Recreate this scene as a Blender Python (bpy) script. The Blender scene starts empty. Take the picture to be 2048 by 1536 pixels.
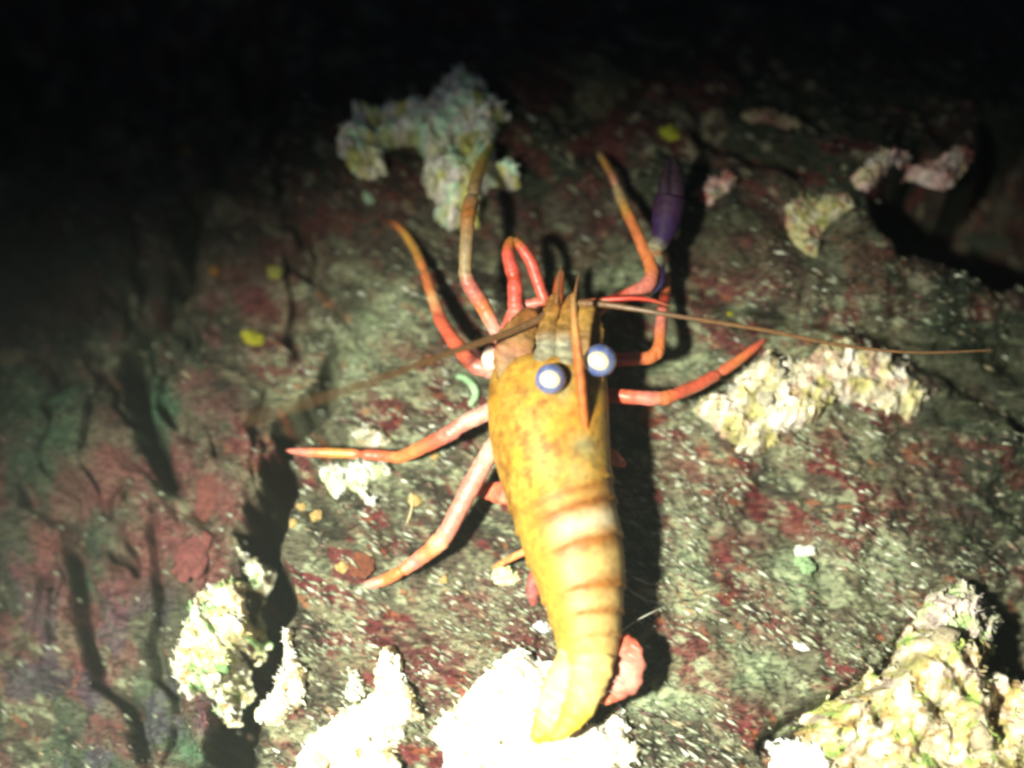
import bpy, bmesh, math, random
import numpy as np
from mathutils import Vector, Matrix

random.seed(7); np.random.seed(7)
scene = bpy.context.scene
C = scene.collection
R = math.radians
U = 1e-4                      # 1 design unit = 0.1 mm; the picture is about 20 cm wide
D = 3200 * U                  # camera distance
TILT = R(18)

# ------------------------------------------------------------------ camera
cam_d = bpy.data.cameras.new('camera'); cam = bpy.data.objects.new('camera', cam_d); C.objects.link(cam)
CP = Vector((0, -D*math.sin(TILT), D*math.cos(TILT)))
RIGHT = Vector((1, 0, 0)); UP = Vector((0, math.cos(TILT), math.sin(TILT))); FWD = -CP.normalized()
cam.location = CP; cam.rotation_euler = (TILT, 0, 0)
cam_d.sensor_width = 36; cam_d.lens = 36 * D / (2048*U)
cam_d.clip_start = 0.005; cam_d.clip_end = 20
cam_d.dof.use_dof = True; cam_d.dof.focus_distance = D - 190*U; cam_d.dof.aperture_fstop = 4.2
scene.camera = cam

# ------------------------------------------------------------------ world: dark water under a ledge, a trace of daylight
SUN_EL, SUN_ROT = R(40), R(200)
w = bpy.data.worlds.new('World'); scene.world = w; w.use_nodes = True
nt = w.node_tree; bg = nt.nodes['Background']
sky = nt.nodes.new('ShaderNodeTexSky'); sky.sky_type = 'NISHITA'; sky.sun_disc = False
sky.sun_elevation = SUN_EL; sky.sun_rotation = SUN_ROT
nt.links.new(sky.outputs[0], bg.inputs[0]); bg.inputs[1].default_value = 0.02

# ------------------------------------------------------------------ helpers: pixel <-> place
def at(px, py, h=0.0):
    """point on the sight line of a picture point, h units above the rock's mean level"""
    d = FWD*D + RIGHT*((px-1024)*U) + UP*((768-py)*U)
    t = (h*U - CP.z) / d.z
    return CP + d*t
def at_np(px, py):
    dx = (px-1024)*U; v = (768-py)*U
    dy = FWD.y*D + UP.y*v; dz = FWD.z*D + UP.z*v
    t = -CP.z/dz
    return CP.x+dx*t, CP.y+dy*t
def proj(p):
    q = p - CP; z = q.dot(FWD)
    return 1024 + q.dot(RIGHT)/z*D/U, 768 - q.dot(UP)/z*D/U

# the one light: a diver's torch held low and to the left of the camera
LP = CP + RIGHT*(-1080*U) - UP*(150*U) - FWD*(50*U)
LT = at(1110, 1980, 0)
sp = bpy.data.lights.new('dive_torch', 'SPOT'); torch = bpy.data.objects.new('dive_torch', sp); C.objects.link(torch)
torch.location = LP; torch.rotation_euler = (LT-LP).to_track_quat('-Z', 'Y').to_euler()
sp.energy = 32; sp.spot_size = R(60); sp.spot_blend = 1.0; sp.shadow_soft_size = 0.010
sp.color = (1.0, 1.0, 0.80)

vs = scene.view_settings
vs.view_transform = 'Standard'; vs.look = 'None'; vs.exposure = 0; vs.gamma = 1; vs.use_curve_mapping = False
scene.cycles.filter_width = 3.0
scene.cycles.use_denoising = True
scene.cycles.max_bounces = 6

# ------------------------------------------------------------------ numpy noise
def _h(ix, iy, s):
    n = (ix.astype(np.int64)*374761393 + iy.astype(np.int64)*668265263 + s*1442695041) & 0x7fffffff
    n = ((n ^ (n >> 13))*1274126177) & 0x7fffffff
    n = (n ^ (n >> 16)) & 0xffff
    return n/65535.0
def vn(x, y, s=0):
    ix = np.floor(x); iy = np.floor(y); fx = x-ix; fy = y-iy
    fx = fx*fx*fx*(fx*(fx*6-15)+10); fy = fy*fy*fy*(fy*(fy*6-15)+10)
    a = _h(ix, iy, s); b = _h(ix+1, iy, s); c = _h(ix, iy+1, s); d = _h(ix+1, iy+1, s)
    return (a*(1-fx)+b*fx)*(1-fy)+(c*(1-fx)+d*fx)*fy
def fbm(x, y, s=0, o=4, g=.5):
    r = 0; a = 1; t = 0
    for i in range(o):
        r = r + a*vn(x, y, s+i*17); t += a; a *= g
        x, y = x*1.94*.8+y*1.94*.6+3.1, -x*1.94*.6+y*1.94*.8+7.7
    return r/t
def worley(x, y, s=0):
    ix = np.floor(x); iy = np.floor(y)
    f1 = np.full(np.shape(x), 9.0); f2 = np.full(np.shape(x), 9.0); idc = np.zeros(np.shape(x))
    for i in (-1, 0, 1):
        for j in (-1, 0, 1):
            cx = ix+i; cy = iy+j
            qx = cx+_h(cx, cy, s); qy = cy+_h(cx, cy, s+91)
            dd = np.hypot(x-qx, y-qy)
            near = dd < f1
            f2 = np.where(near, f1, np.minimum(f2, dd)); f1 = np.where(near, dd, f1)
            idc = np.where(near, _h(cx, cy, s+200), idc)
    return f1, f2, idc
def ss(a, b, x):
    t = np.clip((x-a)/(b-a), 0, 1); return t*t*(3-2*t)
def seg_dist(x, y, pts):
    d = np.full(np.shape(x), 1e9)
    for (ax, ay), (bx, by) in zip(pts[:-1], pts[1:]):
        vx, vy = bx-ax, by-ay; L = vx*vx+vy*vy
        t = np.clip(((x-ax)*vx+(y-ay)*vy)/L, 0, 1)
        d = np.minimum(d, np.hypot(x-ax-t*vx, y-ay-t*vy))
    return d
def poly_sd(x, y, pts):
    """positive inside"""
    d = seg_dist(x, y, pts+pts[:1]); inside = np.zeros(np.shape(x), bool)
    for (ax, ay), (bx, by) in zip(pts, pts[1:]+pts[:1]):
        if ay == by: continue
        c = ((ay > y) != (by > y)) & (x < (bx-ax)*(y-ay)/(by-ay)+ax)
        inside ^= c
    return np.where(inside, d, -d)
def zp(x0, y0, s, pts): return [(x0+a*s, y0+b*s) for a, b in pts]

# ------------------------------------------------------------------ the rock's relief
CREV1 = [(715, 640), (640, 760), (560, 860), (535, 950), (505, 1050), (540, 1200), (500, 1330), (470, 1440), (430, 1600)]
CREV2 = [(360, 300), (345, 430), (330, 520), (295, 590), (222, 660), (250, 760), (270, 860), (300, 930)]
CREV3 = [(95, 1060), (125, 1180), (160, 1290), (165, 1350), (225, 1420), (250, 1500)]
CREV4 = [(270, 990), (285, 1080), (300, 1180), (285, 1290), (330, 1400)]
HOLE = zp(1350, 180, .3408, [(1060, 700), (1190, 590), (1290, 500), (1400, 455), (1500, 500), (1620, 535), (1760, 430), (1800, 200), (2700, 100), (2700, 900), (1900, 1150), (1500, 1050), (1250, 1000), (1100, 900)])
def Hn(x, y):
    x = np.asarray(x, float); y = np.asarray(y, float)
    wx = x + 60*(fbm(x/160, y/160, 5, 3)-.5); wy = y + 60*(fbm(x/160, y/160, 9, 3)-.5)
    h = 150*(fbm(x/520, y/520, 1, 3)-.5) + 110*(fbm(wx/170, wy/170, 2, 4)-.5) + 40*(fbm(x/55, y/55, 3, 4)-.5) + 9*(fbm(x/13, y/13, 4, 3)-.5)
    # flatten near the prawn's feet
    k = np.exp(-(((x-1080)/420)**2+((y-900)/420)**2)); h = h*(1-.55*k)
    # left block lies lower and falls away
    dl = seg_dist(wx, wy, CREV1)
    xl = np.interp(y, [p[1] for p in CREV1], [p[0] for p in CREV1])
    xl = np.where(y < 640, 715-(640-y)*.25, xl)
    left = ss(40, -120, wx-xl)
    h = h - left*(70 + np.clip(480-x, 0, 2500)*.16)
    rid = np.abs(fbm(x/150+1.5*fbm(x/200, y/200, 31, 2), y/260, 33, 3)-.5)
    h = h + left*110*np.minimum(rid, .16)*1.6
    cw = .55+.9*fbm(x/60, y/60, 41, 3); rw = 70*(fbm(x/45, y/45, 43, 3)-.5)
    dl = np.abs(dl+.35*rw)/cw
    h = h - 420*np.exp(-(dl/np.interp(y, [600, 850, 1000, 1500], [10, 24, 40, 44]))**4)*ss(640, 880, y)
    h = h - 200*np.exp(-((seg_dist(wx, wy, CREV2)+.3*rw)/cw/20)**2) - 110*np.exp(-((seg_dist(wx, wy, CREV3)+.3*rw)/cw/15)**2) - 70*np.exp(-((seg_dist(wx, wy, CREV4)+.3*rw)/cw/11)**2)
    h = h - left*75*np.exp(-((fbm(x/85+1.2*fbm(x/110, y/110, 35, 2), y/300, 37, 3)-.5)/.028)**2)*ss(.35, .55, fbm(x/150, y/150, 39, 2))
    # the top recedes under a ledge
    h = h - ss(330, -250, y+.10*(x-1000)*(x < 1000))*330 - ss(1000, 300, np.hypot(x+100, (y+100)))*160
    # knobbly ledge upper right and the hole beneath it
    sd = poly_sd(wx, wy, HOLE)
    h = h - 260*ss(-12, 60, sd)
    h = h + 45*np.exp(-((sd+35)/45)**2)
    h = h - 60*np.exp(-(seg_dist(wx, wy, [(1420, 250), (1520, 310), (1600, 340)])/25)**2)
    h = h - ss(1750, 2500, x)*120
    h = h - 40*np.exp(-(seg_dist(wx, wy, [(1480, 640), (1700, 660), (1900, 720), (2060, 830)])/26)**2)
    # dark gap under the mound lower right, slab edge
    h = h - 110*np.exp(-(seg_dist(wx, wy, [(1540, 1500), (1660, 1420), (1790, 1330), (1840, 1250)])/18)**2)
    h = h - 240*np.exp(-(((x-2050)/60)**2+((y-1280)/80)**2))
    return h
def Hs(px, py): return float(Hn(np.array([px]), np.array([py]))[0])
def q_of(px, py, lift=0):
    """map position (z=0 picture coords) whose surface point is seen at (px,py)"""
    x, y = px, py
    for _ in range(6):
        p = at(x, y, 0); p.z = (Hs(x, y)+lift)*U
        a, b = proj(p); x += px-a; y += py-b
    return x, y
def on_rock(px, py, lift=0):
    x, y = q_of(px, py, lift); p = at(x, y, 0); p.z = (Hs(x, y)+lift)*U
    return p
def hs_at(px, py):
    return on_rock(px, py).z/U

# ------------------------------------------------------------------ mesh + material helpers
def mesh_from(name, V, F, cols=None, smooth=True):
    V = np.asarray(V, float); me = bpy.data.meshes.new(name)
    if isinstance(F, np.ndarray):
        n = F.shape[1]
        me.vertices.add(len(V)); me.vertices.foreach_set('co', V.ravel())
        me.loops.add(F.size); me.loops.foreach_set('vertex_index', F.ravel().astype(np.int32))
        me.polygons.add(len(F)); me.polygons.foreach_set('loop_start', np.arange(0, F.size, n, dtype=np.int32))
        me.update(calc_edges=True)
    else:
        me.from_pydata(V.tolist(), [], F)
    if smooth: me.polygons.foreach_set('use_smooth', np.ones(len(me.polygons), bool))
    if cols is not None:
        ca = me.color_attributes.new('Col', 'FLOAT_COLOR', 'POINT')
        c = np.ones((len(V), 4)); cols = np.asarray(cols); c[:, :cols.shape[1]] = np.clip(cols, 0, 1)
        ca.data.foreach_set('color', c.ravel().astype(np.float32))
    me.update()
    return me
def link(name, me, mat, parent=None):
    o = bpy.data.objects.new(name, me); C.objects.link(o)
    if mat and not me.materials: me.materials.append(mat)
    if parent: o.parent = parent
    return o
def tag(o, label, cat, group=None, kind=None):
    o['label'] = label
    if cat: o['category'] = cat
    if group: o['group'] = group
    if kind: o['kind'] = kind
    return o
def empty(name, loc):
    o = bpy.data.objects.new(name, None); C.objects.link(o); o.location = loc; o.empty_display_size = .005
    return o
def keep(child, parent):
    child.parent = parent; child.matrix_parent_inverse = Matrix.Translation(parent.location).inverted()
    return child

class N:
    def __init__(s, name):
        s.m = bpy.data.materials.new(name); s.m.use_nodes = True; s.t = s.m.node_tree
        s.b = s.t.nodes['Principled BSDF']
    def n(s, typ, **k):
        o = s.t.nodes.new(typ)
        for a, b in k.items():
            if a[0] == 'i' and a[1:].isdigit(): o.inputs[int(a[1:])].default_value = b
            else: setattr(o, a, b)
        return o
    def l(s, a, b): s.t.links.new(a, b)
    def ramp(s, fac, stops, interp='LINEAR'):
        r = s.n('ShaderNodeValToRGB'); r.color_ramp.interpolation = interp
        e = r.color_ramp.elements
        while len(e) < len(stops): e.new(.5)
        for i, (p, c) in enumerate(stops):
            e[i].position = p; e[i].color = (*c, 1) if not isinstance(c, (int, float)) else (c, c, c, 1)
        s.l(fac, r.inputs[0]); return r.outputs[0]
    def mix(s, fac, a, b, mode='MIX'):
        m = s.n('ShaderNodeMix', data_type='RGBA', blend_type=mode)
        if isinstance(fac, (int, float)): m.inputs[0].default_value = fac
        else: s.l(fac, m.inputs[0])
        for sock, v in ((m.inputs[6], a), (m.inputs[7], b)):
            if isinstance(v, tuple): sock.default_value = (*v, 1)
            else: s.l(v, sock)
        return m.outputs[2]
    def noise(s, vec, scale, detail=4, rough=.55):
        n = s.n('ShaderNodeTexNoise'); n.inputs['Scale'].default_value = scale
        n.inputs['Detail'].default_value = detail; n.inputs['Roughness'].default_value = rough
        s.l(vec, n.inputs['Vector']); return n.outputs['Fac']

def mat_vcol(name, rough=.5, sss=0., sssr=.002, var=.35, vscale=900, bump=.2, bscale=1200, spec=.4, coat=0.):
    a = N(name); b = a.b
    col = a.n('ShaderNodeVertexColor', layer_name='Col').outputs[0]
    tc = a.n('ShaderNodeTexCoord').outputs['Object']
    f = a.noise(tc, vscale, 5, .6)
    k = a.ramp(f, [(.3, 1-var), (.7, 1+var*.3)])
    c = a.mix(1.0, col, k, 'MULTIPLY')
    a.l(c, b.inputs['Base Color'])
    b.inputs['Roughness'].default_value = rough; b.inputs['Specular IOR Level'].default_value = spec
    if sss:
        b.inputs['Subsurface Weight'].default_value = sss; b.inputs['Subsurface Radius'].default_value = (1, .45, .2)
        b.inputs['Subsurface Scale'].default_value = sssr
    if coat:
        b.inputs['Coat Weight'].default_value = coat; b.inputs['Coat Roughness'].default_value = .25
    if bump:
        bp = a.n('ShaderNodeBump'); bp.inputs['Strength'].default_value = bump; bp.inputs['Distance'].default_value = .0004
        a.l(a.noise(tc, bscale, 5, .6), bp.inputs['Height']); a.l(bp.outputs[0], b.inputs['Normal'])
    return a.m

# rock: crusts and silt over mottled stone, grain stretched to imitate motion blur
STREAK = R(-33)
def mat_rock():
    a = N('rock_material'); b = a.b
    col = a.n('ShaderNodeVertexColor', layer_name='Col').outputs[0]
    tc = a.n('ShaderNodeTexCoord').outputs['Object']
    mp = a.n('ShaderNodeMapping'); a.l(tc, mp.inputs[0])
    mp.inputs['Rotation'].default_value = (0, 0, -STREAK); mp.inputs['Scale'].default_value = (.3, 1, 1)
    st = mp.outputs[0]
    f1 = a.noise(st, 520, 5, .62)
    pale = a.ramp(f1, [(.54, 0), (.62, .45), (.74, .8)])
    f2 = a.noise(tc, 330, 3, .6)
    palec = a.ramp(f2, [(.35, (.13, .09, .07)), (.5, (.15, .18, .10)), (.62, (.26, .30, .19)), (.75, (.19, .12, .09))])
    vc = [n for n in a.t.nodes if n.type == 'VERTEX_COLOR'][0]
    pm = a.n('ShaderNodeMath', operation='MULTIPLY'); a.l(pale, pm.inputs[0]); a.l(vc.outputs['Alpha'], pm.inputs[1])
    c = a.mix(pm.outputs[0], col, palec)
    f3 = a.noise(st, 1500, 4, .6)
    dark = a.ramp(f3, [(.40, .3), (.52, 1)])
    c = a.mix(1.0, c, dark, 'MULTIPLY')
    a.l(c, b.inputs['Base Color'])
    b.inputs['Roughness'].default_value = .8; b.inputs['Specular IOR Level'].default_value = .12
    bp = a.n('ShaderNodeBump'); bp.inputs['Strength'].default_value = .7; bp.inputs['Distance'].default_value = .0008
    a.l(f1, bp.inputs['Height'])
    bp2 = a.n('ShaderNodeBump'); bp2.inputs['Strength'].default_value = .5; bp2.inputs['Distance'].default_value = .0004
    a.l(f3, bp2.inputs['Height']); a.l(bp.outputs[0], bp2.inputs['Normal']); a.l(bp2.outputs[0], b.inputs['Normal'])
    return a.m
M_ROCK = mat_rock()
M_CRUST = mat_vcol('crust_material', .8, .3, .0014, .6, 420, .5, 900, .2)
M_SILT = mat_vcol('silt_material', .55, 0, 0, .2, 900, 0, 0, .5)
M_BODY = mat_vcol('shell_material', .55, .25, .0012, .42, 650, .2, 900, .3)
M_LEG = mat_vcol('leg_material', .4, .35, .001, .35, 900, .2, 1500, .5)
M_CLAW = mat_vcol('claw_material', .65, .1, .001, .5, 900, .1, 1500, .2)
M_LUMP = mat_vcol('nodule_material', .8, 0, 0, .5, 2.2, .6, 5, .2)
for _n in M_LUMP.node_tree.nodes:
    if _n.type == 'BUMP': _n.inputs['Distance'].default_value = .25
M_SOFT = mat_vcol('sponge_material', .8, .2, .0008, .5, 900, .7, 1500, .2)

# ------------------------------------------------------------------ rock mesh
def axis(a, b, lo, hi, step):
    mid = np.arange(a, b+1, step); out = [mid]
    s = step; v = b; r = []
    while v < hi: s *= 1.16; v += s; r.append(v)
    s = step; v = a; l = []
    while v > lo: s *= 1.16; v -= s; l.append(v)
    return np.concatenate([l[::-1], mid, r])
def grid_faces(ny, nx, keepmask=None):
    i = np.arange(ny-1)[:, None]*nx+np.arange(nx-1)[None, :]
    F = np.stack([i, i+nx, i+nx+1, i+1], -1)      # rows run down the picture: normals point to the camera
    F = F.reshape(-1, 4)
    if keepmask is not None: F = F[keepmask.reshape(-1)]
    return F
xs = axis(-160, 2210, -3500, 5500, 3.6); ys = axis(-140, 1680, -2600, 4500, 3.6)
PX, PY = np.meshgrid(xs, ys)
H = Hn(PX, PY)
WX, WY = at_np(PX, PY)
def blobs(x, y, lst):
    m = 0
    for (cx, cy, rx, ry) in lst:
        m = np.maximum(m, np.exp(-(((x-cx)/rx)**2+((y-cy)/ry)**2)))
    return m
wx = PX+70*(fbm(PX/70, PY/70, 51, 4)-.5); wy = PY+70*(fbm(PX/70, PY/70, 57, 4)-.5)
cs, sn = math.cos(R(33)), math.sin(R(33))
SX = (PX*cs+PY*sn)/2.3; SY = -PX*sn+PY*cs                 # colour patches stretched to imitate motion-blur streaks
n1 = fbm(SX/52+9, SY/66, 60, 5); n2 = fbm(SX/26, SY/30, 61, 4); n3 = fbm(PX/150, PY/150, 62, 4)
rock = np.zeros(PX.shape+(3,)); rock[:] = (.048, .038, .027)
def lay(m, c):
    global rock
    rock = rock*(1-m[..., None])+np.array(c)*m[..., None]
lay(ss(.45, .62, n3)*.8, (.060, .058, .038))
lay(ss(.485, .555, n1)*.95, (.070, .0125, .014))
lay(ss(.60, .66, n2)*.6, (.035, .03, .02))
lay(ss(.56, .66, fbm(SX/44, SY/52, 66, 5))*.7, (.12, .125, .075))
lay(ss(.62, .70, fbm(SX/14, SY/17, 67, 3))*.65, (.20, .22, .14))
lay(ss(.70, .78, fbm(SX/22, SY/24, 68, 3))*.7, (.17, .05, .022))
lay(ss(.40, .32, fbm(SX/44, SY/50, 69, 4))*.85, (.018, .017, .012))
leftm = ss(560, 380, wx+.12*(wy-800))
lay(leftm*.75*ss(.40, .55, n1), (.062, .030, .027))
lay(leftm*.6*ss(.5, .6, n3), (.10, .035, .035))
lay(leftm*.5*ss(.55, .65, n2), (.085, .085, .055))
lay(leftm*.7*ss(.5, .6, fbm(PX/90, PY/130, 78, 4)), (.022, .040, .024))
lay(leftm*.6*ss(.56, .64, fbm(PX/50, PY/90, 79, 4))*ss(1000, 1300, wy), (.030, .026, .045))
lay(blobs(wx, wy, [(60, 760, 110, 60), (80, 850, 120, 60), (50, 330, 90, 110), (290, 790, 50, 60), (270, 650, 50, 40), (370, 1500, 60, 40), (130, 420, 60, 60), (110, 1110, 20, 25)])*.85, (.03, .078, .042))
lay(blobs(wx, wy, [(400, 1110, 45, 60), (430, 1000, 50, 50), (410, 950, 35, 40), (190, 910, 60, 55), (250, 1080, 60, 80), (60, 1050, 40, 60), (480, 890, 28, 40)])*.8, (.125, .038, .038))
lay(blobs(wx, wy, [(1750, 500, 120, 120), (1700, 430, 90, 80), (1450, 640, 60, 20)])*.7, (.03, .055, .034))
lay(blobs(wx, wy, [(1480, 480, 90, 70), (1450, 560, 120, 50), (1650, 870, 35, 35), (1940, 800, 80, 60), (1390, 930, 70, 50), (1490, 1080, 60, 30), (1560, 1250, 60, 40), (1480, 1440, 60, 35), (870, 1330, 90, 70), (1060, 1270, 60, 60), (950, 1200, 60, 40), (650, 420, 40, 30), (520, 440, 60, 60), (540, 590, 80, 40)])*.75, (.075, .014, .016))
lay(blobs(wx, wy, [(1600, 1150, 60, 60), (1780, 1110, 45, 60), (1320, 1400, 90, 40), (1350, 730, 80, 40), (1260, 550, 60, 40), (1380, 1120, 40, 100), (770, 640, 60, 80), (700, 730, 50, 60), (1630, 440, 50, 80), (1500, 1330, 80, 50)])*.65, (.20, .25, .15))
up = np.clip(ss(640, 330, wy+.05*(1000-wx))+.9*ss(1720, 1960, wx+.1*(1000-wy))*ss(1300, 1000, wy), 0, 1)  # bare upper and right rock, darkened further to paint the beam's falloff
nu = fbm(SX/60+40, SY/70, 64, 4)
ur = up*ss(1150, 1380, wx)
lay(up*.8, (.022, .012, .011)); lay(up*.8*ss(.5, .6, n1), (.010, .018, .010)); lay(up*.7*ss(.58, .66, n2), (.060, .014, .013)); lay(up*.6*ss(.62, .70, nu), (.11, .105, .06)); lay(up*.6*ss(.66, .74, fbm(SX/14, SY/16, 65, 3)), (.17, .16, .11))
lay(ur*.85*ss(.47, .56, nu), (.008, .014, .008))  # near-black colour standing in for unlit recesses, upper right
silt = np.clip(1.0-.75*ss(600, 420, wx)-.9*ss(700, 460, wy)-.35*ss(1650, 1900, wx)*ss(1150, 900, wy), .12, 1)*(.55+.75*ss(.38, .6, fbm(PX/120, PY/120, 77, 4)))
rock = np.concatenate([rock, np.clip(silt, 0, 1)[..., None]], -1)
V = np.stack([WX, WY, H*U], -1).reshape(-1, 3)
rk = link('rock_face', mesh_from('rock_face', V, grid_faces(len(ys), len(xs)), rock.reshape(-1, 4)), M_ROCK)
tag(rk, 'dark maroon and grey reef rock with crevices', None, kind='structure')

# ------------------------------------------------------------------ silt and algal flecks drawn out to imitate motion-blur streaks
def flecks(n):
    rg = np.random.RandomState(3)
    x = rg.uniform(-60, 2110, n*3); y = rg.uniform(120, 1600, n*3)
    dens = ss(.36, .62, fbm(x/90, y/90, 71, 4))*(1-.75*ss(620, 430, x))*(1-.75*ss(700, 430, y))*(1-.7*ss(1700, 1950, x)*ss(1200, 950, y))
    k = rg.uniform(0, 1, n*3) < .03+.97*dens**1.6
    x = x[k][:n]; y = y[k][:n]; n = len(x)
    X, Y = at_np(x, y); Z = Hn(x, y)*U
    ang = STREAK+rg.normal(0, .13, n)
    L = (4+20*rg.rand(n)**3.0)*U; W = np.minimum(L*rg.uniform(.13, .30, n), 3.6*U); T = W*.6
    big = rg.rand(n) < .02; L[big] *= 1.6; W[big] *= 1.5
    tilt = rg.normal(.12, .22, n)
    ca, sa = np.cos(ang), np.sin(ang); ct, st = np.cos(tilt), np.sin(tilt)
    ax = np.stack([ca*ct, sa*ct, st], -1); bx = np.stack([-sa, ca, 0*ca], -1); cx = np.cross(ax, bx)
    c0 = np.stack([X, Y, Z+T*.45], -1)
    base = [(1, 0, 0), (.25, 1, 0), (-1, 0, 0), (-.3, -1, 0), (0, .1, 1), (0, 0, -1)]
    V = np.stack([c0+ax*(L*b[0])[:, None]+bx*(W*b[1])[:, None]+cx*(T*b[2])[:, None] for b in base], 1)
    f = np.array([(0, 1, 4), (1, 2, 4), (2, 3, 4), (3, 0, 4), (1, 0, 5), (2, 1, 5), (3, 2, 5), (0, 3, 5)])
    F = (np.arange(n)[:, None, None]*6+f[None]).reshape(-1, 3)
    pal = np.array([(.19, .21, .14), (.27, .30, .21), (.13, .115, .075), (.35, .36, .28), (.17, .10, .075), (.07, .06, .04), (.23, .19, .11), (.10, .04, .035), (.52, .54, .45)])
    ci = rg.choice(len(pal), n, p=[.2, .16, .14, .10, .08, .10, .09, .07, .06])
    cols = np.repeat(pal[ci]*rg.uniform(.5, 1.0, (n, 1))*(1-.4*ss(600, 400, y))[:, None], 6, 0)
    return mesh_from('silt_flecks', V.reshape(-1, 3), F, cols, False)
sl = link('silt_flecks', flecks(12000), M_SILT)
tag(sl, 'pale green and grey silt and algae flecks scattered over the rock', 'silt', kind='stuff')

# ------------------------------------------------------------------ encrusting colonies
WHITE = [(.80, .78, .70), (.72, .70, .60), (.62, .55, .38), (.78, .76, .72)]
CREAM = [(.62, .58, .44), (.52, .48, .30), (.70, .66, .56), (.40, .33, .16)]
GREENW = [(.80, .74, .68), (.72, .70, .52), (.60, .86, .64), (.50, .48, .14)]
PINKW = [(.50, .34, .32), (.42, .36, .22), (.56, .50, .46), (.30, .10, .08)]
MOUND = [(.50, .42, .29), (.40, .26, .11), (.26, .42, .09), (.58, .44, .37), (.17, .10, .035), (.62, .58, .46), (.34, .32, .12)]
def pal_color(pal, x, y, s):
    c = np.zeros(np.shape(x)+(3,)); tot = np.zeros(np.shape(x))
    for i, p in enumerate(pal):
        wgt = np.clip(fbm(x/26, y/26, s+i*37, 5, .6)-.25, .001, 1)**8*(1.3 if i == 0 else 1)
        c += wgt[..., None]*np.array(p); tot += wgt
    return c/tot[..., None]
def make_lump_mesh(name, seed, sub=3, amp=.28):
    bm = bmesh.new(); bmesh.ops.create_icosphere(bm, subdivisions=sub, radius=1)
    from mathutils import noise as mn
    off = Vector((seed*3.7, seed*1.3, seed*7.1))
    for v in bm.verts:
        n = v.co.normalized()
        k = mn.fractal(n*1.3+off, 1.0, 2.0, 3)*amp*1.6+abs(mn.noise(n*4.2+off))*amp*.9
        v.co = n*(.82+k)
    me = bpy.data.meshes.new(name); bm.to_mesh(me); bm.free()
    me.polygons.foreach_set('use_smooth', np.ones(len(me.polygons), bool))
    return me
_lumps = {}
def lump_mesh(color, seed):
    key = (tuple(color), seed % 4)
    if key not in _lumps:
        me = make_lump_mesh('nodule', seed % 4+1, 2, .42)
        ca = me.color_attributes.new('Col', 'FLOAT_COLOR', 'POINT')
        n = np.array([v.co for v in me.vertices]); k = .85+.3*fbm(n[:, 0]*2+5, n[:, 1]*2+n[:, 2]*3, seed, 3)
        c = np.ones((len(n), 4)); c[:, :3] = np.clip(np.array(color)*k[:, None], 0, 1)
        ca.data.foreach_set('color', c.ravel().astype(np.float32)); me.materials.append(M_LUMP)
        _lumps[key] = me
    return _lumps[key]

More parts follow.
